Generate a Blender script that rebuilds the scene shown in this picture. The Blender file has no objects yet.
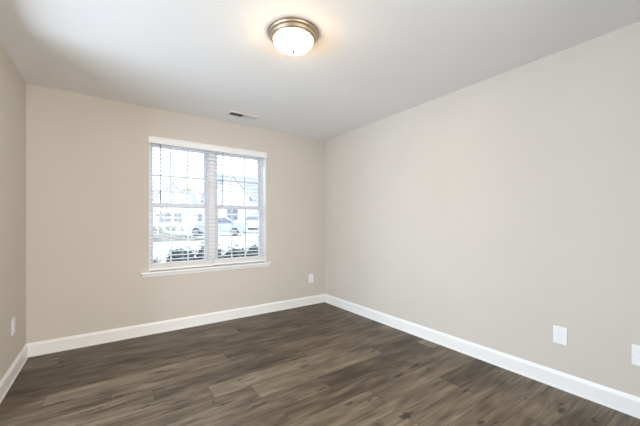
import bpy, bmesh, math, random
from mathutils import Vector, Matrix
random.seed(7)
C = bpy.context.scene
COL = C.collection

# ------------------------------------------------------------------ camera
F_PX, HORIZON, CAM_H = 301.0, 222.6, 1.2
cam_data = bpy.data.cameras.new('camera')
cam_data.sensor_width = 36.0
cam_data.lens = F_PX / 640.0 * 36.0
cam_data.shift_y = (HORIZON - 213.0) / 640.0
cam_data.clip_start, cam_data.clip_end = 0.02, 400.0
cam = bpy.data.objects.new('camera', cam_data)
COL.objects.link(cam)
YAW = math.atan2(210.0, 301.0)
cam.location = (0.0, 0.0, CAM_H)
cam.rotation_euler = (math.pi / 2, 0.0, -YAW)
C.camera = cam

# ------------------------------------------------------------------ exposure, sky, lights
C.view_settings.view_transform = 'Standard'
C.view_settings.look = 'None'
C.view_settings.gamma = 1.0
C.view_settings.use_curve_mapping = False
C.view_settings.exposure = 0.05
C.cycles.max_bounces = 10
C.cycles.diffuse_bounces = 6
C.cycles.transparent_max_bounces = 16
C.cycles.sample_clamp_indirect = 8.0

world = bpy.data.worlds.new('overcast_sky')
C.world = world
world.use_nodes = True
wn = world.node_tree
wn.nodes['Background'].inputs[0].default_value = (0.84, 0.92, 1.0, 1)   # bright overcast sky
wn.nodes['Background'].inputs[1].default_value = 3.9

def area_light(name, loc, target, sx, sy, power, color):
    d = bpy.data.lights.new(name, 'AREA')
    d.shape = 'RECTANGLE'; d.size = sx; d.size_y = sy
    d.energy = power; d.color = color
    o = bpy.data.objects.new(name, d); COL.objects.link(o)
    o.location = loc
    o.rotation_euler = (Vector(target) - Vector(loc)).to_track_quat('-Z', 'Y').to_euler()
    return o
# unseen fill lights added beside and behind the camera to brighten the room
area_light('side_fill_light', (-2.3, 1.60, 1.25), (2.6, 1.70, 1.30), 2.2, 2.1, 172.0, (0.74, 0.86, 0.99))
area_light('rear_fill_light', (1.2, -2.7, 1.30), (0.3, 1.6, 1.6), 2.6, 1.6, 160.0, (1.0, 0.98, 0.94))

# ------------------------------------------------------------------ materials
def new_mat(name):
    m = bpy.data.materials.new(name); m.use_nodes = True
    return m, m.node_tree, m.node_tree.nodes['Principled BSDF']

def mat(name, color, rough=0.5, metal=0.0, noise=0.0, scale=30.0, bump=0.0, bscale=200.0, spec=0.5):
    m, nt, b = new_mat(name)
    b.inputs['Roughness'].default_value = rough
    b.inputs['Metallic'].default_value = metal
    b.inputs['Specular IOR Level'].default_value = spec
    tc = nt.nodes.new('ShaderNodeTexCoord')
    n = nt.nodes.new('ShaderNodeTexNoise'); n.inputs['Scale'].default_value = scale
    n.inputs['Detail'].default_value = 3.0
    nt.links.new(tc.outputs['Object'], n.inputs['Vector'])
    r = nt.nodes.new('ShaderNodeValToRGB')
    lo = tuple(c * (1 - noise) for c in color) + (1,); hi = tuple(min(1, c * (1 + noise)) for c in color) + (1,)
    r.color_ramp.elements[0].color = lo; r.color_ramp.elements[1].color = hi
    r.color_ramp.elements[0].position = 0.3; r.color_ramp.elements[1].position = 0.7
    nt.links.new(n.outputs['Fac'], r.inputs['Fac'])
    nt.links.new(r.outputs['Color'], b.inputs['Base Color'])
    if bump:
        n2 = nt.nodes.new('ShaderNodeTexNoise'); n2.inputs['Scale'].default_value = bscale
        nt.links.new(tc.outputs['Object'], n2.inputs['Vector'])
        bp = nt.nodes.new('ShaderNodeBump'); bp.inputs['Strength'].default_value = bump
        bp.inputs['Distance'].default_value = 0.002
        nt.links.new(n2.outputs['Fac'], bp.inputs['Height'])
        nt.links.new(bp.outputs['Normal'], b.inputs['Normal'])
    return m

M = {}
M['wall'] = mat('greige_wall_paint', (0.618, 0.575, 0.52), 0.75, noise=0.012, scale=2.5, bump=0.12, bscale=160, spec=0.3)
M['ceil'] = mat('ceiling_paint', (0.85, 0.85, 0.855), 0.9, noise=0.01, scale=3, bump=0.1, bscale=120, spec=0.2)
M['trim'] = mat('white_trim_paint', (0.86, 0.855, 0.84), 0.35, noise=0.006, scale=8)
M['vinyl'] = mat('white_vinyl', (0.72, 0.735, 0.78), 0.4, noise=0.006, scale=8)
M['blind'] = mat('white_faux_wood', (0.86, 0.86, 0.86), 0.45, noise=0.012, scale=20)
M['slat'] = mat('white_slat', (0.78, 0.79, 0.82), 0.45, noise=0.012, scale=20)
M['cord'] = mat('white_cord', (0.8, 0.8, 0.78), 0.8)
M['wand'] = mat('clear_grey_wand', (0.20, 0.21, 0.23), 0.4, noise=0.02)
M['tassel'] = mat('tan_tassel', (0.55, 0.38, 0.22), 0.5, noise=0.05)
M['plate'] = mat('white_plastic', (0.86, 0.86, 0.87), 0.3, noise=0.006, scale=30)
M['slot'] = mat('grey_slot', (0.55, 0.55, 0.55), 0.6)
M['finial'] = mat('dark_nickel', (0.03, 0.026, 0.02), 0.8, 0.0)
M['screw'] = mat('painted_screw', (0.75, 0.75, 0.74), 0.35, 0.3)
M['nickel'] = mat('brushed_nickel', (0.50, 0.40, 0.30), 0.45, 1.0, noise=0.05, scale=60)
M['vent'] = mat('white_register', (0.78, 0.77, 0.76), 0.45)
M['duct'] = mat('duct_shade', (0.02, 0.02, 0.022), 0.8)  # near-black colour stands in for the shade inside the duct
M['concrete'] = mat('concrete', (0.50, 0.51, 0.52), 0.85, noise=0.06, scale=1.2, bump=0.2, bscale=40)
M['asphalt'] = mat('asphalt', (0.22, 0.225, 0.24), 0.9, noise=0.1, scale=2)
M['grass'] = mat('winter_lawn', (0.060, 0.072, 0.058), 0.9, noise=0.35, scale=3.0, bump=0.4, bscale=30)
M['leaf'] = mat('shrub_leaf', (0.038, 0.060, 0.055), 0.9, noise=0.5, scale=9, spec=0.1)
M['greyleaf'] = mat('grey_green_leaf', (0.22, 0.26, 0.19), 0.9, noise=0.4, scale=9, spec=0.1)
M['bark'] = mat('bare_bark', (0.46, 0.38, 0.36), 0.9, noise=0.25, scale=12)
M['tanleaf'] = mat('autumn_leaf', (0.30, 0.26, 0.12), 0.7, noise=0.3, scale=6)
M['siding'] = None
M['shingle'] = mat('grey_shingle', (0.27, 0.29, 0.34), 0.9, noise=0.08, scale=6)
M['hglass'] = mat('house_window_glass', (0.13, 0.16, 0.20), 0.12, noise=0.2, scale=0.8)
M['carwhite'] = mat('white_car_paint', (0.66, 0.68, 0.72), 0.25, noise=0.004)
M['carsilver'] = mat('silver_car_paint', (0.36, 0.39, 0.45), 0.28, 0.0, noise=0.01)
M['carglass'] = mat('tinted_car_glass', (0.09, 0.12, 0.16), 0.12, noise=0.1, scale=2)
M['tyre'] = mat('tyre_rubber', (0.025, 0.025, 0.027), 0.8, noise=0.1)
M['hub'] = mat('alloy_hub', (0.22, 0.225, 0.24), 0.45, 0.3)
M['lamp_red'] = mat('red_tail_lens', (0.28, 0.20, 0.20), 0.25)
M['lamp_clear'] = mat('clear_lamp_lens', (0.6, 0.62, 0.65), 0.15)

def siding(name, color):
    m, nt, b = new_mat(name)
    b.inputs['Roughness'].default_value = 0.6
    tc = nt.nodes.new('ShaderNodeTexCoord')
    w = nt.nodes.new('ShaderNodeTexWave'); w.bands_direction = 'Z'; w.wave_profile = 'SAW'
    w.inputs['Scale'].default_value = 1.6
    nt.links.new(tc.outputs['Object'], w.inputs['Vector'])
    r = nt.nodes.new('ShaderNodeValToRGB')
    r.color_ramp.elements[0].color = tuple(c * 0.92 for c in color) + (1,)
    r.color_ramp.elements[1].color = tuple(color) + (1,)
    r.color_ramp.elements[1].position = 0.25
    nt.links.new(w.outputs['Fac'], r.inputs['Fac'])
    nt.links.new(r.outputs['Color'], b.inputs['Base Color'])
    return m
M['siding'] = siding('white_lap_siding', (0.74, 0.75, 0.76))
M['sidingblue'] = siding('pale_blue_lap_siding', (0.42, 0.46, 0.54))
M['sidingwarm'] = siding('warm_white_lap_siding', (0.74, 0.70, 0.66))

def glass_mat():
    m = bpy.data.materials.new('window_glass'); m.use_nodes = True
    nt = m.node_tree; nt.nodes.clear()
    out = nt.nodes.new('ShaderNodeOutputMaterial')
    tr = nt.nodes.new('ShaderNodeBsdfTransparent'); tr.inputs[0].default_value = (0.95, 0.97, 0.98, 1)
    gl = nt.nodes.new('ShaderNodeBsdfGlossy'); gl.inputs['Roughness'].default_value = 0.02
    fr = nt.nodes.new('ShaderNodeFresnel'); fr.inputs[0].default_value = 1.25
    mx = nt.nodes.new('ShaderNodeMixShader')
    nt.links.new(fr.outputs[0], mx.inputs[0]); nt.links.new(tr.outputs[0], mx.inputs[1]); nt.links.new(gl.outputs[0], mx.inputs[2])
    # pale translucent veil mixed in to imitate glare on the pane
    df = nt.nodes.new('ShaderNodeBsdfTranslucent'); df.inputs[0].default_value = (0.9, 0.93, 0.97, 1)
    mx2 = nt.nodes.new('ShaderNodeMixShader'); mx2.inputs[0].default_value = 0.02
    nt.links.new(mx.outputs[0], mx2.inputs[1]); nt.links.new(df.outputs[0], mx2.inputs[2])
    nt.links.new(mx2.outputs[0], out.inputs[0])
    return m
M['glass'] = glass_mat()

def emit(name, color, strength):
    m, nt, b = new_mat(name)
    b.inputs['Base Color'].default_value = (0.85, 0.82, 0.75, 1)
    b.inputs['Roughness'].default_value = 0.25
    b.inputs['Emission Color'].default_value = tuple(color) + (1,)
    b.inputs['Emission Strength'].default_value = strength
    return m
M['bowl'] = emit('lit_frosted_glass', (1.0, 0.64, 0.26), 38.0)

PLANK_W, PLANK_L = 0.179, 1.213
# large knots: x, y, half length, half width
KNOTS = [
    (1.382, 2.207, 0.040, 0.012), (1.327, 2.135, 0.040, 0.012), (0.807, 2.235, 0.015, 0.015), (0.866, 2.185, 0.060, 0.012),
    (0.565, 2.061, 0.015, 0.018), (0.631, 1.994, 0.060, 0.014), (0.804, 1.854, 0.080, 0.012), (1.254, 1.772, 0.050, 0.012),
    (1.311, 1.520, 0.035, 0.016), (1.437, 1.480, 0.020, 0.010), (2.016, 2.024, 0.030, 0.015), (1.866, 1.588, 0.070, 0.018),
    (1.510, 1.230, 0.060, 0.022), (1.683, 2.395, 0.070, 0.015), (0.337, 2.723, 0.100, 0.014), (0.057, 2.500, 0.120, 0.012),
    (0.244, 2.258, 0.120, 0.012), (0.384, 2.187, 0.060, 0.010), (2.081, 1.164, 0.045, 0.014), (1.831, 0.931, 0.030, 0.016),
    (1.891, 0.879, 0.030, 0.008), (2.336, 0.874, 0.020, 0.008), (2.361, 0.690, 0.050, 0.022), (2.452, 0.717, 0.030, 0.012),
    (2.413, 0.548, 0.040, 0.020), (1.504, 1.240, 0.050, 0.020), (1.506, 1.226, 0.030, 0.020), (0.886, 2.432, 0.060, 0.015),
    (1.313, 2.712, 0.080, 0.012), (2.093, 1.611, 0.060, 0.020), (2.138, 1.517, 0.030, 0.012), (1.602, 1.933, 0.030, 0.008),
    (-0.250, 2.903, 0.060, 0.010), (-0.029, 2.605, 0.050, 0.012), (-0.104, 2.411, 0.100, 0.010), (-0.284, 2.639, 0.100, 0.010)]
def floor_mat():
    m, nt, b = new_mat('vinyl_plank_floor')
    L = nt.links.new
    def nd(t, **k):
        n = nt.nodes.new(t)
        for a, v in k.items(): setattr(n, a, v)
        return n
    def mth(op, a, bb=None):
        n = nd('ShaderNodeMath', operation=op)
        for i, s in enumerate((a, bb)):
            if s is None: continue
            if isinstance(s, (int, float)): n.inputs[i].default_value = s
            else: L(s, n.inputs[i])
        return n.outputs[0]
    tc = nd('ShaderNodeTexCoord'); sp = nd('ShaderNodeSeparateXYZ'); L(tc.outputs['Object'], sp.inputs[0])
    x, y = sp.outputs['X'], sp.outputs['Y']
    tone = nd('ShaderNodeAttribute', attribute_name='tone')        # one value per plank
    ts = nd('ShaderNodeSeparateColor'); L(tone.outputs['Color'], ts.inputs[0])
    tv, tid = ts.outputs[0], ts.outputs[1]
    # grain runs along x and is shifted per plank
    cb = nd('ShaderNodeCombineXYZ')
    L(mth('ADD', mth('MULTIPLY', x, 1.5), mth('MULTIPLY', tid, 37.0)), cb.inputs[0])
    L(mth('ADD', mth('MULTIPLY', y, 7.0), mth('MULTIPLY', tid, 91.0)), cb.inputs[1])
    n1 = nd('ShaderNodeTexNoise'); n1.inputs['Scale'].default_value = 1.7; n1.inputs['Detail'].default_value = 5
    n1.inputs['Roughness'].default_value = 0.55; n1.inputs['Distortion'].default_value = 0.6
    L(cb.outputs[0], n1.inputs['Vector'])
    cb2 = nd('ShaderNodeCombineXYZ')
    L(mth('ADD', mth('MULTIPLY', x, 2.0), mth('MULTIPLY', tid, 17.0)), cb2.inputs[0])
    L(mth('ADD', mth('MULTIPLY', y, 60.0), mth('MULTIPLY', tid, 51.0)), cb2.inputs[1])
    n2 = nd('ShaderNodeTexNoise'); n2.inputs['Scale'].default_value = 1.6; n2.inputs['Detail'].default_value = 4
    L(cb2.outputs[0], n2.inputs['Vector'])
    g = mth('ADD', mth('MULTIPLY', n1.outputs['Fac'], 0.75), mth('MULTIPLY', n2.outputs['Fac'], 0.45))
    v = mth('ADD', mth('ADD', mth('MULTIPLY', tv, 0.80), -0.03), mth('MULTIPLY', mth('SUBTRACT', g, 0.6), 1.75))
    ramp = nd('ShaderNodeValToRGB')
    cr = ramp.color_ramp
    cr.elements[0].position = 0.0; cr.elements[0].color = (0.038, 0.027, 0.018, 1)
    cr.elements[1].position = 1.0; cr.elements[1].color = (0.315, 0.255, 0.178, 1)
    e = cr.elements.new(0.35); e.color = (0.108, 0.081, 0.053, 1)
    e = cr.elements.new(0.65); e.color = (0.195, 0.154, 0.105, 1)
    L(v, ramp.inputs['Fac'])
    # knots: sparse stretched cells everywhere, plus the large knots the boards show
    cb3 = nd('ShaderNodeCombineXYZ')
    L(mth('ADD', mth('MULTIPLY', x, 2.6), mth('MULTIPLY', tid, 13.0)), cb3.inputs[0])
    L(mth('ADD', mth('MULTIPLY', y, 9.0), mth('MULTIPLY', tid, 29.0)), cb3.inputs[1])
    nz = nd('ShaderNodeTexNoise'); nz.inputs['Scale'].default_value = 3.0; L(cb3.outputs[0], nz.inputs['Vector'])
    mixv = nd('ShaderNodeVectorMath', operation='ADD'); L(cb3.outputs[0], mixv.inputs[0])
    sc = nd('ShaderNodeVectorMath', operation='SCALE'); L(nz.outputs['Color'], sc.inputs[0]); sc.inputs['Scale'].default_value = 0.5
    L(sc.outputs[0], mixv.inputs[1])
    vo = nd('ShaderNodeTexVoronoi'); vo.inputs['Scale'].default_value = 1.0; L(mixv.outputs[0], vo.inputs['Vector'])
    vs = nd('ShaderNodeSeparateColor'); L(vo.outputs['Color'], vs.inputs[0])
    rare = mth('GREATER_THAN', vs.outputs[0], 0.5)
    kr = nd('ShaderNodeMapRange'); kr.inputs['From Min'].default_value = 0.03; kr.inputs['From Max'].default_value = 0.22
    kr.inputs['To Min'].default_value = 1.0; kr.inputs['To Max'].default_value = 0.0
    L(vo.outputs['Distance'], kr.inputs['Value'])
    kf = mth('MULTIPLY', mth('MULTIPLY', kr.outputs[0], rare), 0.6)
    wob = nd('ShaderNodeTexNoise'); wob.inputs['Scale'].default_value = 28.0; wob.inputs['Detail'].default_value = 3.0
    L(tc.outputs['Object'], wob.inputs['Vector'])
    ws = nd('ShaderNodeSeparateColor'); L(wob.outputs['Color'], ws.inputs[0])
    xw = mth('ADD', x, mth('MULTIPLY', mth('SUBTRACT', ws.outputs[0], .5), .09))
    yw = mth('ADD', y, mth('MULTIPLY', mth('SUBTRACT', ws.outputs[1], .5), .05))
    best = None
    for kx, ky, ka, kb in KNOTS:
        dx = mth('MULTIPLY', mth('SUBTRACT', xw, kx), 1 / (ka * .8)); dy = mth('MULTIPLY', mth('SUBTRACT', yw, ky), 1 / (kb * .62))
        d2 = mth('ADD', mth('MULTIPLY', dx, dx), mth('MULTIPLY', dy, dy))
        best = d2 if best is None else mth('MINIMUM', best, d2)
    kr2 = nd('ShaderNodeMapRange'); kr2.inputs['From Min'].default_value = 0.25; kr2.inputs['From Max'].default_value = 2.4
    kr2.inputs['To Min'].default_value = 0.85; kr2.inputs['To Max'].default_value = 0.0
    L(best, kr2.inputs['Value'])
    kf = mth('MAXIMUM', kf, kr2.outputs[0])
    km = nd('ShaderNodeMix', data_type='RGBA'); L(kf, km.inputs[0]); L(ramp.outputs[0], km.inputs[6])
    km.inputs[7].default_value = (0.018, 0.013, 0.010, 1)
    L(km.outputs[2], b.inputs['Base Color'])
    rr = nd('ShaderNodeMapRange'); L(g, rr.inputs['Value'])
    rr.inputs['To Min'].default_value = 0.50; rr.inputs['To Max'].default_value = 0.36
    L(rr.outputs[0], b.inputs['Roughness'])
    b.inputs['Specular IOR Level'].default_value = 0.28
    bp = nd('ShaderNodeBump'); bp.inputs['Strength'].default_value = 0.25; bp.inputs['Distance'].default_value = 0.001
    L(n2.outputs['Fac'], bp.inputs['Height']); L(bp.outputs['Normal'], b.inputs['Normal'])
    return m
M['floor'] = floor_mat()

# ------------------------------------------------------------------ helpers
def obj(name, bm, m, parent=None, smooth=False, bevel=0.0, seg=2):
    me = bpy.data.meshes.new(name)
    bmesh.ops.recalc_face_normals(bm, faces=bm.faces)
    bm.to_mesh(me); bm.free()
    if smooth:
        for p in me.polygons: p.use_smooth = True
    me.materials.append(m)
    o = bpy.data.objects.new(name, me); COL.objects.link(o)
    if parent: o.parent = parent
    if bevel:
        md = o.modifiers.new('bevel', 'BEVEL'); md.width = bevel; md.segments = seg; md.limit_method = 'ANGLE'
    return o

def BM(): return bmesh.new()

def box(bm, x0, x1, y0, y1, z0, z1):
    v = [bm.verts.new((x, y, z)) for z in (z0, z1) for y in (y0, y1) for x in (x0, x1)]
    for f in ((0, 2, 3, 1), (4, 5, 7, 6), (0, 1, 5, 4), (2, 6, 7, 3), (0, 4, 6, 2), (1, 3, 7, 5)):
        bm.faces.new([v[i] for i in f])
    return v

def prism(bm, pts, axis, a, b_):
    """closed polygon pts (2-D) extruded along axis from a to b_"""
    def P(p, t):
        if axis == 'x': return (t, p[0], p[1])
        if axis == 'y': return (p[0], t, p[1])
        return (p[0], p[1], t)
    A = [bm.verts.new(P(p, a)) for p in pts]; B = [bm.verts.new(P(p, b_)) for p in pts]
    n = len(pts)
    bm.faces.new(A); bm.faces.new(B[::-1])
    for i in range(n): bm.faces.new((A[i], A[(i + 1) % n], B[(i + 1) % n], B[i]))

def lathe(bm, prof, n=48, cap=False):
    """profile of (r, z) around z"""
    rings = []
    for r, z in prof:
        if r < 1e-5: rings.append([bm.verts.new((0, 0, z))])
        else: rings.append([bm.verts.new((r * math.cos(2 * math.pi * i / n), r * math.sin(2 * math.pi * i / n), z)) for i in range(n)])
    for a, b_ in zip(rings, rings[1:]):
        for i in range(n):
            j = (i + 1) % n
            if len(a) == 1 and len(b_) == 1: continue
            if len(a) == 1: bm.faces.new((a[0], b_[j], b_[i]))
            elif len(b_) == 1: bm.faces.new((a[i], a[j], b_[0]))
            else: bm.faces.new((a[i], a[j], b_[j], b_[i]))

def tube(bm, p0, p1, r0, r1=None, n=8):
    r1 = r0 if r1 is None else r1
    p0, p1 = Vector(p0), Vector(p1); d = (p1 - p0)
    q = d.to_track_quat('Z', 'Y')
    R = []
    for p, r in ((p0, r0), (p1, r1)):
        R.append([bm.verts.new(p + q @ Vector((r * math.cos(2 * math.pi * i / n), r * math.sin(2 * math.pi * i / n), 0))) for i in range(n)])
    for i in range(n): bm.faces.new((R[0][i], R[0][(i + 1) % n], R[1][(i + 1) % n], R[1][i]))
    bm.faces.new(R[0][::-1]); bm.faces.new(R[1])

def tag(o, label, cat, group=None, kind=None):
    o['label'] = label; o['category'] = cat
    if group: o['group'] = group
    if kind: o['kind'] = kind
    return o

def thing(name, label, cat, loc=(0, 0, 0), rotz=0.0, group=None):
    o = bpy.data.objects.new(name, None); COL.objects.link(o)
    o.empty_display_size = 0.1
    o.location = loc; o.rotation_euler = (0, 0, rotz)
    return tag(o, label, cat, group)

def struct(o, label, cat):
    o['kind'] = 'structure'; o['label'] = label; o['category'] = cat
    return o

# ------------------------------------------------------------------ room shell
XL, XR, YB, YF, H = -0.614, 2.674, 3.70, -0.36, 2.44
WX0, WX1, WZ0, WZ1, YOUT = 0.345, 1.703, 0.648, 2.11, 3.92   # window opening, outer face of the wall

# floor: one mesh, one face per plank, tone stored per plank; rows run along x, joints as seen in the photo
fb = BM(); tone_layer = []
ROW0 = 1.565
ROWS = {   # row -> (x where plank 0 starts, tones by plank number)
    -5: (0.9, {-1: .64, 0: .60, 1: .68}), -4: (0.3, {-1: .62, 0: .68, 1: .64}), -3: (1.5, {-1: .68, 0: .62}),
    -2: (2.094, {-2: .66, -1: .68, 0: .26}), -1: (0.30, {-1: .60, 0: .70, 1: .66}), 0: (0.90, {-2: .50, -1: .48, 0: .44, 1: .52}),
    1: (1.317, {-2: .55, -1: .56, 0: .36}), 2: (0.847, {-2: .55, -1: .52, 0: .70, 1: .34}), 3: (0.587, {-1: .46, 0: .76, 1: .60}),
    4: (1.46, {-2: .52, -1: .33, 0: .60}), 5: (0.01, {-1: .36, 0: .56, 1: .54, 2: .24}), 6: (-0.363, {-1: .58, 0: .70, 1: .34, 2: .54}),
    7: (0.55, {-1: .40, 0: .44, 1: .46}), 8: (0.95, {-2: .40, -1: .36, 0: .38, 1: .46}), 9: (-0.05, {-1: .42, 0: .58, 1: .40, 2: .46}),
    10: (-0.365, {-1: .62, 0: .40, 1: .50, 2: .42}), 11: (0.4, {-1: .40, 0: .45, 1: .40})}
rnd = random.Random(21)
gap = 0.0011
for row in range(-18, 12):
    yy = ROW0 + row * PLANK_W
    y0, y1 = max(yy, YF - 1.2), min(yy + PLANK_W, YB)
    if y1 < y0 + 0.002: continue
    jx, tones = ROWS.get(row, (rnd.uniform(0, PLANK_L), {}))
    k = -math.ceil((jx - XL) / PLANK_L)
    xx = jx + k * PLANK_L
    while xx < XR:
        x0, x1 = max(xx, XL), min(xx + PLANK_L, XR)
        if x1 > x0 + 0.004:
            t = tones[k] if k in tones else min(1.0, max(0.0, rnd.gauss(0.55, 0.15)))
            v = [fb.verts.new(p) for p in ((x0 + gap, y0 + gap, 0), (x1 - gap, y0 + gap, 0), (x1 - gap, y1 - gap, 0), (x0 + gap, y1 - gap, 0))]
            fb.faces.new(v); tone_layer.append((t, rnd.random()))
        xx += PLANK_L; k += 1
# dark seam bed just under the planks
nplank = len(tone_layer)
v = [fb.verts.new(p) for p in ((XL - 1.95, YF - 2.65, -0.0012), (XR + .1, YF - 2.65, -0.0012), (XR + .1, YB + .1, -0.0012), (XL - 1.95, YB + .1, -0.0012))]
fb.faces.new(v); tone_layer.append((0.0, 0.5))
floor = obj('floor', fb, M['floor'])
ca = floor.data.color_attributes.new('tone', 'FLOAT_COLOR', 'CORNER')
for p in floor.data.polygons:
    t, i = tone_layer[p.index]
    for li in p.loop_indices: ca.data[li].color = (t, i, 0, 1)
struct(floor, 'dark grey-brown wood-look plank floor with knots', 'floor')

HX, HY = XL - 1.9, YF - 2.6      # far walls of the unseen enclosure added around the fill lights
b = BM(); box(b, HX - .12, XR + .12, HY - .12, YOUT, H, H + .12)
struct(obj('ceiling', b, M['ceil']), 'plain white painted ceiling', 'ceiling')
b = BM(); box(b, XL - .12, XL, 2.6, YOUT, -.02, H); box(b, XL - .12, XL, YF - .12, 0.5, -.02, H); box(b, XL - .12, XL, 0.5, 2.6, 2.25, H)  # unseen gap added in this wall to admit the side fill light
struct(obj('wall_left', b, M['wall']), 'narrow strip of greige wall at the left edge', 'wall')
b = BM(); box(b, XR, XR + .12, YF - .12, YOUT, -.02, H)
struct(obj('wall_right', b, M['wall']), 'large bare greige wall without a window', 'wall')
b = BM()
box(b, XL, WX0, YB, YOUT, -.3, H); box(b, WX1, XR, YB, YOUT, -.3, H)
box(b, WX0, WX1, YB, YOUT, -.3, WZ0); box(b, WX0, WX1, YB, YOUT, WZ1, H)
bmesh.ops.remove_doubles(b, verts=b.verts, dist=1e-5)
struct(obj('wall_back', b, M['wall']), 'greige wall with the twin window', 'wall')
# wall behind the camera with an unseen opening added to admit the rear fill light
b = BM()
box(b, XL, -0.55, YF - .12, YF, -.02, H); box(b, 1.75, XR, YF - .12, YF, -.02, H); box(b, -0.55, 1.75, YF - .12, YF, 2.05, H)
struct(obj('wall_front', b, M['wall']), 'greige wall behind the viewer with opening added for fill light', 'wall')

b = BM()
box(b, HX - .12, HX, HY - .12, YOUT, -.02, H); box(b, HX, XR + .12, HY - .12, HY, -.02, H)  # added out of view so sky light stays out of the openings
box(b, XR, XR + .12, HY, YF - .12, -.02, H); box(b, HX, XL - .12, YOUT - .12, YOUT, -.02, H)
struct(obj('wall_fill_enclosure', b, M['wall']), 'unseen greige walls added around the fill lights to block the sky', 'wall')

# baseboards with a profiled top
BBH, BBT = 0.122, 0.015
prof = [(0, 0), (BBT + .004, 0), (BBT + .004, .012), (BBT, .016), (BBT, BBH - .022), (BBT - .004, BBH - .014), (BBT - .008, BBH - .006), (BBT - .010, BBH), (0, BBH)]
b = BM(); prism(b, [(YB - p[0], p[1]) for p in prof], 'x', XL, XR)
struct(obj('baseboard_back', b, M['trim']), 'white baseboard under the window wall', 'baseboard')
b = BM(); prism(b, [(XR - p[0], p[1]) for p in prof], 'y', YF, YB - BBT - .004)
struct(obj('baseboard_right', b, M['trim']), 'long white baseboard along the bare right wall', 'baseboard')
b = BM(); prism(b, [(XL + p[0], p[1]) for p in prof], 'y', 2.6, YB - BBT - .004)
struct(obj('baseboard_left', b, M['trim']), 'short white baseboard at the left edge', 'baseboard')

# ------------------------------------------------------------------ window: two double-hung units, mullion, stool, apron
MULL = 0.062
XC = 1.0275
def ring(bm, x0, x1, z0, z1, y0, y1, wl, wr, wb, wt):
    box(bm, x0, x0 + wl, y0, y1, z0, z1); box(bm, x1 - wr, x1, y0, y1, z0, z1)
    box(bm, x0 + wl, x1 - wr, y0, y1, z0, z0 + wb); box(bm, x0 + wl, x1 - wr, y0, y1, z1 - wt, z1)
def window_unit(name, x0, x1, label):
    t = bpy.data.objects.new(name, None); COL.objects.link(t); t.location = (0, 0, 0)
    struct(t, label, 'window')
    z0, z1 = WZ0 + .024, WZ1
    b = BM(); ring(b, x0, x1, z0, z1, 3.795, 3.905, .022, .022, .025, .025)
    obj('window_frame', b, M['vinyl'], t, bevel=.002)
    zm = 1.395
    for nm, ya, yb_, za, zb in (('upper_sash', 3.852, 3.884, zm - .022, z1 - .022), ('lower_sash', 3.812, 3.846, z0 + .022, zm + .022)):
        sx0, sx1 = x0 + .016, x1 - .016
        b = BM(); ring(b, sx0, sx1, za, zb, ya, yb_, .034, .034, .042, .036)
        s = obj(nm, b, M['vinyl'], t, bevel=.003)
        gx0, gx1, gz0, gz1 = sx0 + .034, sx1 - .034, za + .042, zb - .036
        ym = (ya + yb_) / 2
        b = BM(); box(b, gx0 - .004, gx1 + .004, ym - .0015, ym + .0015, gz0 - .004, gz1 + .004)
        obj('glass_pane', b, M['glass'], s)
        b = BM(); mw = .0075
        for k in (1, 2):
            xm = gx0 + (gx1 - gx0) * k / 3
            box(b, xm - mw, xm + mw, ym + .003, ym + .010, gz0, gz1)
        zmid = (gz0 + gz1) / 2
        box(b, gx0, gx1, ym + .0028, ym + .0102, zmid - mw, zmid + mw)
        obj('muntin_grille', b, M['trim'], s)
        if nm == 'lower_sash':
            b = BM(); box(b, (x0 + x1) / 2 - .03, (x0 + x1) / 2 + .03, ya + .004, yb_ - .004, zb, zb + .012)
            obj('sash_lock', b, M['vinyl'], s, bevel=.003)
    return t
window_unit('window_1', WX0, XC - MULL / 2, 'left double-hung window unit with white grilles')
window_unit('window_2', XC + MULL / 2, WX1, 'right double-hung window unit with white grilles')
b = BM(); box(b, XC - MULL / 2, XC + MULL / 2, 3.79, 3.905, WZ0 + .024, WZ1)
struct(obj('trim_1', b, M['trim'], bevel=.002), 'white mullion post between the two window units', 'trim')
b = BM()
box(b, WX0 - .001, WX0 + .006, YB + .001, 3.80, WZ0 + .024, WZ1); box(b, WX1 - .006, WX1 + .001, YB + .001, 3.80, WZ0 + .024, WZ1); box(b, WX0 + .006, WX1 - .006, YB + .001, 3.80, WZ1 - .004, WZ1 + .001)
struct(obj('trim_4', b, M['trim']), 'white jamb lining around the inside of the window opening', 'trim')
# stool with horns and a rounded nose
SX0, SX1, SY = WX0 - .080, WX1 + .065, YB - .034
b = BM()
nose = [(YB, WZ0), (SY + .006, WZ0), (SY, WZ0 + .006), (SY, WZ0 + .018), (SY + .006, WZ0 + .024), (YB, WZ0 + .024)]
prism(b, nose, 'x', SX0, SX1)
box(b, WX0, WX1, YB, 3.80, WZ0, WZ0 + .024)
struct(obj('trim_2', b, M['trim']), 'white window stool ledge under the blinds', 'trim')
b = BM()
ap = [(YB, WZ0), (YB - .020, WZ0), (YB - .020, WZ0 - .008), (YB - .014, WZ0 - .016), (YB - .012, WZ0 - .030), (YB - .006, WZ0 - .036), (YB, WZ0 - .036)]
prism(b, ap, 'x', SX0 + .012, SX1 - .012)
struct(obj('trim_3', b, M['trim']), 'white apron moulding below the window stool', 'trim')

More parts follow.
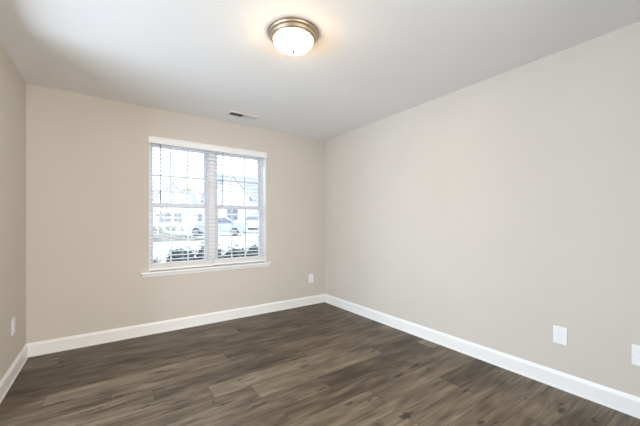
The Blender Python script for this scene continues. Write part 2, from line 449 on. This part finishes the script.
# ------------------------------------------------------------------ blinds
SL_Y, SL_W, SL_T, TILT = 3.738, 0.050, 0.0030, math.radians(3)
PITCH, Z_FIRST = 0.0446, 0.790
def blind(label, x0, x1, zr, wand_x, wand_end, tassel):
    t = thing('window_blind', label, 'blind', ((x0 + x1) / 2, SL_Y, zr), 0, 'white horizontal blinds in the twin window')
    hw = (x1 - x0) / 2
    b = BM(); box(b, -hw, hw, -.028, .028, 2.062 - zr, 2.106 - zr)
    obj('headrail', b, M['blind'], t, bevel=.002)
    b = BM()
    def slat(z, tilt, dx=0.0):
        c, s = math.cos(tilt), math.sin(tilt)
        arc = [(u * SL_W / 2, .0036 * (1 - u * u)) for u in (-1, -.6, -.2, .2, .6, 1)]     # slightly crowned
        sec = [(yy, zz - SL_T / 2) for yy, zz in arc] + [(yy, zz + SL_T / 2) for yy, zz in arc[::-1]]
        pts = [(yy * c - zz * s, yy * s + zz * c + z) for yy, zz in sec]
        prism(b, pts, 'x', -hw + .004 + dx, hw - .004 + dx)
    z = Z_FIRST
    while z < 2.05:
        slat(z - zr, TILT); z += PITCH
    obj('slats', b, M['slat'], t)
    # bottom rail with the spare slats stacked on it
    b = BM(); box(b, -hw + .0003, hw - .0003, -.026, .026, 0, .021)
    r = obj('bottom_rail', b, M['blind'], t, bevel=.0012)
    b = BM()
    zz = 0.0232
    rr = random.Random(3)
    while zz < Z_FIRST - .033 - zr:
        dx, dy = rr.uniform(-.001, .001), rr.uniform(-.0012, .0012)
        box(b, -hw + .002 + dx, hw - .002 + dx, -.025 + dy, .025 + dy, zz - .0014, zz + .0014); zz += .0037
    obj('slat_stack', b, M['blind'], r)
    for fx in (-hw + .11, 0.0, hw - .11):
        b = BM()
        for yy in (-.027, .027): tube(b, (fx, yy, .02), (fx, yy, 2.064 - zr), .0009, n=6)
        tube(b, (fx, 0, .02), (fx, 0, 2.064 - zr), .0007, n=6)
        obj('ladder_cord', b, M['cord'], t)
    wx = wand_x - (x0 + x1) / 2
    b = BM(); tube(b, (wx, -.036, wand_end - zr), (wx, -.036, 2.055 - zr), .0042, n=8)
    w = obj('tilt_wand', b, M['wand'], t, smooth=True)
    b = BM(); tube(b, (wx, -.036, wand_end - zr - (.05 if tassel else .02)), (wx, -.036, wand_end - zr), .006, .0045, n=10)
    tp = obj('wand_grip', b, M['tassel'] if tassel else M['wand'], w, smooth=True)
    b = BM(); tube(b, (wx, -.036, 2.05 - zr), (wx, -.026, 2.075 - zr), .002, n=6)
    obj('wand_hook', b, M['screw'], w)
    return t
blind('white slatted blind on the left window unit, rail slightly lower', WX0 + .0065, XC - .0096, 0.681, 0.453, 1.44, False)
blind('white slatted blind on the right window unit, rail slightly higher', XC - .0090, WX1 - .0075, 0.688, 1.132, 1.45, True)
b = BM()
vp = [(YB - .001, 2.057), (YB - .013, 2.057), (YB - .016, 2.062), (YB - .016, 2.070), (YB - .013, 2.076), (YB - .013, 2.110), (YB - .017, 2.116), (YB - .017, 2.128), (YB - .001, 2.128)]
prism(b, vp, 'x', WX0 - .008, WX1 + .008)
v_ = obj('blind_valance', b, M['blind'])
tag(v_, 'white moulded valance board across the top of both blinds', 'valance')

# ------------------------------------------------------------------ ceiling light
t = thing('ceiling_light', 'round flush-mount ceiling light with lit frosted bowl and nickel rim', 'ceiling light', (0.987, 1.720, H))
b = BM()
lathe(b, [(.001, 0), (.167, 0), (.169, -.003), (.168, -.007), (.161, -.009), (.160, -.012), (.158, -.017), (.154, -.021), (.148, -.023), (.147, -.026), (.146, -.034), (.143, -.040), (.137, -.043), (.135, -.048), (.131, -.049), (.129, -.046), (.129, -.030), (.001, -.030)], 64)
pan = obj('rim_pan', b, M['nickel'], t, smooth=True)
pan.data.set_sharp_from_angle(angle=math.radians(38))
b = BM()
R, zt, zb = .128, -.046, -.112
pr = [(R, -.034), (R, zt)]
for i in range(1, 13):
    a = i / 12 * math.pi / 2
    pr.append((R * math.cos(a) if i < 12 else 0.0, zt + (zb - zt) * math.sin(a)))
lathe(b, pr, 64)
obj('glass_bowl', b, M['bowl'], t, smooth=True)
b = BM()
lathe(b, [(0, -.108), (.011, -.110), (.013, -.114), (.010, -.118), (.008, -.121), (.009, -.125), (.005, -.130), (0, -.131)], 20)
obj('finial', b, M['finial'], t, smooth=True)

# ------------------------------------------------------------------ ceiling register
t = thing('ceiling_vent', 'white two-way ceiling air register near the window wall', 'vent', (1.268, 3.372, H))
VL, VW = .178, .075
b = BM(); box(b, -VL + .02, VL - .02, -VW + .022, VW - .022, -.002, -.001)
obj('duct_shade_sheet', b, M['duct'], t)  # flat sheet coloured as the shade behind the louvers
b = BM()
for (xa, xb, ya, yb_) in ((-VL, VL, -VW, -VW + .024), (-VL, VL, VW - .024, VW), (-VL, -VL + .022, -VW + .024, VW - .024), (VL - .022, VL, -VW + .024, VW - .024), (-.006, .006, -VW + .024, VW - .024)):
    box(b, xa, xb, ya, yb_, -.008, -.0005)
obj('register_frame', b, M['vent'], t, bevel=.0015)
for sgn in (-1, 1):
    b = BM(); n = 13
    for k in range(n):
        xc = sgn * (.012 + (k + .5) * (VL - .036) / n)
        a = math.radians(-38) * sgn
        hw = .0047 if sgn < 0 else .0033
        dx, dz = hw * math.cos(a), hw * math.sin(a)
        p = [(xc - dx, -.0052 - dz), (xc + dx, -.0052 + dz), (xc + dx, -.0046 + dz), (xc - dx, -.0046 - dz)]
        prism(b, p, 'y', -VW + .024, VW - .024)
    obj('louver_bank', b, M['vent'], t)
b = BM(); tube(b, (.150, 0, -.006), (.150, 0, -.018), .003, n=8); obj('damper_lever', b, M['vent'], t)

# ------------------------------------------------------------------ wall plates
def outlet(label, loc, rotz):
    t = thing('outlet_plate', label, 'outlet', loc, rotz, 'white outlet plates')   # local: faces -y
    b = BM(); box(b, -.0425, .0425, -.006, 0, -.0625, .0625)
    obj('cover_plate', b, M['plate'], t, bevel=.0035, seg=3)
    for s in (1, -1):
        b = BM()
        pts = []
        for i in range(24):
            a = 2 * math.pi * i / 24
            pts.append((.0172 * math.cos(a), s * .0195 + max(-.0143, min(.0143, .0172 * math.sin(a)))))
        prism(b, pts, 'y', -.0075, -.004)
        r = obj('receptacle', b, M['plate'], t)
        b = BM()
        box(b, -.0075, -.0055, -.0078, -.0072, s * .0195 - .001, s * .0195 + .007)
        box(b, .0055, .0075, -.0078, -.0072, s * .0195 - .0005, s * .0195 + .0065)
        box(b, -.0022, .0022, -.0078, -.0072, s * .0195 - .009, s * .0195 - .005)
        obj('socket_slots', b, M['slot'], r)
    b = BM(); lathe(b, [(0, 0), (.0032, 0), (.0028, .0012), (0, .0015)], 16)
    for v in b.verts: v.co = Vector((v.co.x, -.006 - v.co.z, v.co.y))
    obj('screw', b, M['screw'], t)
    return t
outlet('white outlet plate on the window wall between the window and corner', (2.4205, YB, .383), 0)
outlet('white outlet plate on the right wall, wholly in view', (XR, .792, .384), -math.pi / 2)
outlet('white outlet plate on the right wall, cut off by the picture edge', (XR, .3855, .380), -math.pi / 2)
outlet('white outlet plate on the narrow left wall', (XL, 3.256, .403), math.pi / 2)

# ------------------------------------------------------------------ outdoors: ground
def gz(y):   # height of the ground
    pts = [(3.9, -.28), (7, -.22), (14, .16), (18, .20), (120, .24)]
    for (a, za), (b_, zb_) in zip(pts, pts[1:]):
        if y <= b_: return za + (zb_ - za) * max(0, (y - a)) / (b_ - a)
    return pts[-1][1]
def sheet(name, x0, x1, y0, y1, dz, m, nx=2):
    bm = BM(); ys = [y0] + [q for q in (7, 14, 18) if y0 < q < y1] + [y1]
    rows_ = [[bm.verts.new((x, y, gz(y) + dz)) for x in (x0, x1)] for y in ys]
    for a, c in zip(rows_, rows_[1:]): bm.faces.new((a[0], a[1], c[1], c[0]))
    return obj(name, bm, m)
struct(sheet('driveway', -40, 70, 3.92, 110, 0, M['concrete']), 'pale concrete parking court outside the window', 'driveway')
struct(sheet('lawn', -30, 4.7, 17.6, 38, .03, M['grass']), 'strip of washed-out lawn across the driveway', 'lawn')
struct(sheet('planting_bed', -6, 12, 3.92, 5.7, .02, M['grass']), 'planting bed against the house', 'planting bed')

# ------------------------------------------------------------------ outdoors: shrubs
def leaf_mesh(rx, ry, rz, n, size, seed, jag=.18, core=.8, pw=1.0):
    r = random.Random(seed); bm = BM()
    # woody core so that light does not pass straight through
    bmesh.ops.create_icosphere(bm, subdivisions=3, radius=1.0)
    for v in bm.verts:
        k = core + r.uniform(-.05, .05)
        v.co = Vector([math.copysign(abs(c) ** pw, c) * q * k for c, q in zip(v.co, (rx, ry, rz))])
    for i in range(n):
        d = Vector((r.gauss(0, 1), r.gauss(0, 1), r.gauss(0, 1))).normalized()
        k = 1 + r.uniform(-.28, jag)
        p = Vector([math.copysign(abs(c) ** pw, c) * q * k for c, q in zip(d, (rx, ry, rz))])
        nrm = (d + Vector((r.uniform(-.8, .8), r.uniform(-.8, .8), r.uniform(-.8, .8)))).normalized()
        q = nrm.to_track_quat('Z', 'Y') @ Matrix.Rotation(r.uniform(0, 6.28), 3, 'Z').to_quaternion()
        s = size * r.uniform(.6, 1.3)
        vs = [bm.verts.new(p + q @ Vector(c)) for c in ((-s, 0, 0), (0, -s * .45, .15 * s), (s, 0, 0), (0, s * .45, .15 * s))]
        bm.faces.new(vs)
    return bm
def shrub(label, x, y, top, rx, seed, group, size=.026, n=1500, m=None):
    g = gz(y)
    t = thing('shrub', label, 'shrub', (x, y, g), 0, group)
    hgt = top - g
    bm = leaf_mesh(rx, rx, hgt * .46, n, size, seed, .08, .93, .62)
    for v in bm.verts: v.co.z += hgt * .54
    obj('foliage', bm, m or M['leaf'], t)
    bm = BM()
    for k in range(4):
        a = k * 1.57 + .3
        tube(bm, (.03 * math.cos(a), .03 * math.sin(a), -.03), (.12 * math.cos(a), .12 * math.sin(a), hgt * .35), .015, .01, 6)
    obj('stem', bm, M['bark'], t)
G1 = 'clipped dark shrubs right outside the window'
shrub('low dark shrub seen at the bottom left corner of left window', .47, 5.15, .66, .226, 1, G1)
shrub('dark shrub at the bottom middle of the left window', .92, 5.15, .81, .226, 2, G1)
shrub('dark shrub outside behind the post between the two windows', 1.36, 5.15, .84, .226, 3, G1)
shrub('dark shrub at the bottom left of the right window', 1.80, 5.15, .77, .226, 4, G1)
shrub('taller dark shrub at the bottom right of the right window', 2.24, 5.15, .82, .226, 5, G1)

# ------------------------------------------------------------------ outdoors: houses
def house(label, loc, rotz, w, d, eave, ridge, gx, gw, gridge, gproj, wall, wins, dw=None):
    """main body with its ridge along x (front faces -y, front face at y=0) and a front gable centred at gx"""
    t = thing('house', label, 'house', loc, rotz, 'houses across the street')
    b = BM()
    prism(b, [(0, -.3), (d, -.3), (d, eave), (d / 2, ridge), (0, eave)], 'x', -w / 2, w / 2)
    obj('main_wall', b, wall, t)
    b = BM()
    prism(b, [(gx - gw / 2, -.3), (gx + gw / 2, -.3), (gx + gw / 2, eave), (gx, gridge), (gx - gw / 2, eave)], 'y', -gproj, d * .4)
    obj('gable_wall', b, wall, t)
    b = BM(); o_ = .35; th = .14
    sl = (ridge - eave) / (d / 2)
    prism(b, [(-o_, eave - o_ * sl), (d / 2, ridge), (d + o_, eave - o_ * sl), (d + o_, eave - o_ * sl + th), (d / 2, ridge + th), (-o_, eave - o_ * sl + th)], 'x', -w / 2 - .3, w / 2 + .3)
    obj('main_roof', b, M['shingle'], t)
    b = BM(); sg = (gridge - eave) / (gw / 2)
    L_, R_ = gx - gw / 2 - .3, gx + gw / 2 + .3
    prism(b, [(L_, eave - .3 * sg), (gx, gridge), (R_, eave - .3 * sg), (R_, eave - .3 * sg + th), (gx, gridge + th), (L_, eave - .3 * sg + th)], 'y', -gproj - .3, d * .45)
    obj('gable_roof', b, M['shingle'], t)
    b = BM()
    for s in (-1, 1):
        e = gx + s * (gw / 2 + .3)
        prism(b, [(gx, gridge), (gx, gridge + .16), (e, eave - .3 * sg + .16), (e, eave - .3 * sg)], 'y', -gproj - .34, -gproj - .29)
    obj('rake_trim', b, M['trim'], t)
    for (wx, wz, ww, wh, front) in wins:
        yf = -gproj if front else 0.0
        b = BM(); ring(b, wx - ww / 2 - .1, wx + ww / 2 + .1, wz - .1, wz + wh + .1, yf - .06, yf + .02, .1, .1, .1, .1)
        box(b, wx - .03, wx + .03, yf - .05, yf - .01, wz, wz + wh); box(b, wx - ww / 2, wx + ww / 2, yf - .05, yf - .01, wz + wh / 2 - .03, wz + wh / 2 + .03)
        f = obj('house_window', b, M['trim'], t)
        b = BM(); box(b, wx - ww / 2, wx + ww / 2, yf - .025, yf - .008, wz, wz + wh)
        obj('window_pane', b, M['hglass'], f)
    if dw:
        b = BM(); box(b, dw - .5, dw + .5, -.06, 0.0, 0.0, 2.1); dd = obj('front_door', b, M['sidingblue'], t)
        b = BM(); tube(b, (dw + .4, -.06, 1.0), (dw + .4, -.12, 1.0), .03, n=8); obj('door_knob', b, M['hub'], dd)
    return t
gy = gz(40)
house('white gabled house seen through the left window', (5.4, 42.5, gy), 0, 8.5, 8, 3.4, 5.4, 1.0, 4.2, 6.1, 1.2, M['siding'],
      [(.04, 1.0, 1.5, 1.25, True), (1.62, 1.0, .9, 1.25, True), (-2.6, 1.0, .8, 1.25, False)])
house('warm white gabled house beside the post between windows', (13.1, 57, gy), 0, 9, 9, 3.6, 5.6, -.6, 6.0, 6.8, 1.2, M['sidingwarm'],
      [(-.5, 1.2, 1.6, 1.3, True), (3.2, 1.0, 1.0, 1.3, False)])
house('pale house with large grey roof seen through the right window', (14.1, 33, gy), 0, 9, 6.2, 3.8, 6.7, -3.4, 3.9, 6.0, 1.3, M['siding'],
      [(-3.4, 1.2, 1.2, 1.3, True), (1.0, 1.3, 1.5, 1.5, False), (3.6, 1.3, 1.2, 1.5, False)], -.3)

# ------------------------------------------------------------------ outdoors: trees
def bare_tree(label, loc, hgt, seed):
    r = random.Random(seed); t = thing('bare_tree', label, 'tree', loc)
    bt, bb = BM(), BM()
    tube(bt, (0, 0, -.1), (.05, 0, hgt * .32), .11, .08, 8)
    def grow(p, d, ln, rad, lvl):
        e = p + d * ln
        tube(bb, p, e, rad, rad * .65, 5)
        if lvl == 0: return
        for k in range(3 if lvl > 1 else 2):
            nd_ = (d + Vector((r.uniform(-.75, .75), r.uniform(-.75, .75), r.uniform(-.1, .5)))).normalized()
            grow(e - d * ln * r.uniform(0, .35), nd_, ln * r.uniform(.6, .85), rad * .62, lvl - 1)
    for k in range(5):
        a = k * 1.256 + r.uniform(-.3, .3)
        grow(Vector((.05, 0, hgt * r.uniform(.24, .32))), Vector((.7 * math.cos(a), .7 * math.sin(a), 1)).normalized(), hgt * .24, .045, 4)
    obj('trunk', bt, M['bark'], t); obj('branches', bb, M['bark'], t)
    return t
bare_tree('leafless tree in front of the white house in left window', (3.0, 26.0, gz(26)), 5.2, 4)
def leafy_tree(label, loc, hgt, rx, m, seed):
    t = thing('leafy_tree', label, 'tree', loc)
    bm = BM(); tube(bm, (0, 0, -.1), (0, 0, hgt * .6), .18, .1, 8); obj('trunk', bm, M['bark'], t)
    bm = leaf_mesh(rx, rx, hgt * .3, 1600, .16, seed, .25)
    for v in bm.verts: v.co.z += hgt * .68
    obj('crown', bm, m, t)
leafy_tree('tan autumn tree above the roofs in the left window', (13.6, 69, gz(60)), 8.9, 2.6, M['tanleaf'], 8)
G2 = 'small shrubs at the foot of the white house'
for i, (x, lb) in enumerate(((3.0, 'small shrub left of the front gable of the white house'), (4.6, 'small shrub under the left corner of the white gable'), (6.1, 'small shrub between the two gable windows of the white house'), (7.7, 'small shrub at right corner of the white gable'))):
    shrub(lb, x, 40.3, gz(40) + .6, .55, 30 + i, G2, .06, 400, M['greyleaf'])

# ------------------------------------------------------------------ outdoors: cars
def car(name, label, loc, rotz, paint, prof, glass_prof, w, wheels, wr=.33):
    """prof: side outline (x, z), nose at -x"""
    t = thing(name, label, 'car', loc, rotz, 'cars parked outside')
    b = BM(); prism(b, prof, 'y', -w / 2, w / 2)
    for v in b.verts:
        if v.co.z > .95: v.co.y *= 1 - (v.co.z - .95) * .32
    body = obj('body', b, paint, t, bevel=.05, seg=3)
    for s in (-1, 1):
        for gp in glass_prof:
            b = BM()
            off = lambda z: (w / 2 + .006) * (1 - max(0, z - .95) * .32)
            A = [b.verts.new((x, s * (off(z) + .004), z)) for x, z in gp]; B = [b.verts.new((x, s * (off(z) - .05), z)) for x, z in gp]
            b.faces.new(A); b.faces.new(B[::-1])
            for i in range(len(gp)): b.faces.new((A[i], A[(i + 1) % len(gp)], B[(i + 1) % len(gp)], B[i]))
            obj('side_window', b, M['carglass'], t)
        b = BM(); tube(b, (glass_prof[0][0][0] + .25, s * w / 2, 1.0), (glass_prof[0][0][0] + .2, s * (w / 2 + .16), 1.03), .07, .09, 10)
        obj('wing_mirror', b, paint, t)
    # wind screen and rear screen follow the body slope
    for (pa, pb) in SCREENS[name]:
        b = BM(); pa, pb = Vector((pa[0], 0, pa[1])), Vector((pb[0], 0, pb[1]))
        n = (pb - pa).cross(Vector((0, 1, 0))).normalized()
        if n.z < 0: n = -n
        q = []
        for p in (pa, pb):
            hw = w / 2 * (1 - max(0, p.z - .95) * .32) - .1
            for s in (-1, 1): q.append(p + Vector((0, s * hw, 0)) + n * .012)
        vs = [b.verts.new(p) for p in q] + [b.verts.new(p - n * .05) for p in q]
        for f in ((0, 1, 3, 2), (4, 6, 7, 5), (0, 2, 6, 4), (1, 5, 7, 3), (0, 4, 5, 1), (2, 3, 7, 6)): b.faces.new([vs[i] for i in f])
        obj('windscreen', b, M['carglass'], t)
    for wx in wheels:
        for s in (-1, 1):
            b = BM(); tube(b, (wx, s * (w / 2 - .2), wr), (wx, s * (w / 2 + .015), wr), wr, n=24)
            wl = obj('wheel', b, M['tyre'], t, bevel=.03)
            b = BM(); tube(b, (wx, s * (w / 2 - .1), wr), (wx, s * (w / 2 + .025), wr), wr * .62, n=18)
            obj('hub_cap', b, M['hub'], wl)
    x0 = min(p[0] for p in prof); x1 = max(p[0] for p in prof)
    for s in (-1, 1):
        b = BM(); box(b, x0 - .02, x0 + .15, s * w * .36 - .2, s * w * .36 + .2, .62, .76); obj('headlamp', b, M['lamp_clear'], t, bevel=.02)
        b = BM(); box(b, x1 - .12, x1 + .02, s * w * .38 - .14, s * w * .38 + .14, .75, .95); obj('tail_lamp', b, M['lamp_red'], t, bevel=.02)
    b = BM(); box(b, x0 - .03, x0 + .1, -.5, .5, .34, .52); obj('grille', b, M['tyre'], t)
    return t
SUV = [(-2.3, .30), (-2.33, .55), (-2.25, .85), (-1.3, 1.04), (-.55, 1.62), (-.2, 1.70), (1.6, 1.70), (2.15, 1.15), (2.3, .9), (2.3, .35), (2.2, .28)]
SUVG = [[(-1.12, 1.08), (-.5, 1.54), (.1, 1.58), (.1, 1.08)], [(.18, 1.08), (.18, 1.58), (.95, 1.58), (1.05, 1.08)], [(1.13, 1.08), (1.05, 1.58), (1.5, 1.58), (1.85, 1.12)]]
SED = [(-2.2, .28), (-2.25, .5), (-2.15, .75), (-1.2, .92), (-.45, 1.38), (-.1, 1.44), (.75, 1.42), (1.5, 1.0), (2.15, .95), (2.25, .7), (2.2, .3)]
SEDG = [[(-1.0, .95), (-.42, 1.3), (.1, 1.35), (.1, .95)], [(.18, .95), (.18, 1.35), (.7, 1.33), (1.2, 1.0)]]
SCREENS = {'parked_suv': [((-1.25, 1.06), (-.6, 1.58)), ((2.1, 1.2), (1.68, 1.62))], 'parked_sedan': [((-1.1, .97), (-.5, 1.34)), ((1.42, 1.04), (.85, 1.37))]}
car('parked_sedan', 'pale silver car parked broadside, seen across both windows', (6.7, 23.3, gz(23.3)), math.radians(-22), M['carsilver'], SED, SEDG, 1.78, (-1.38, 1.32), .31)
car('parked_suv', 'small dark-windowed car seen end-on at lower right of right window', (11.4, 27.5, gz(27.5)), math.radians(67), M['carwhite'], SUV, SUVG, 1.85, (-1.45, 1.4))
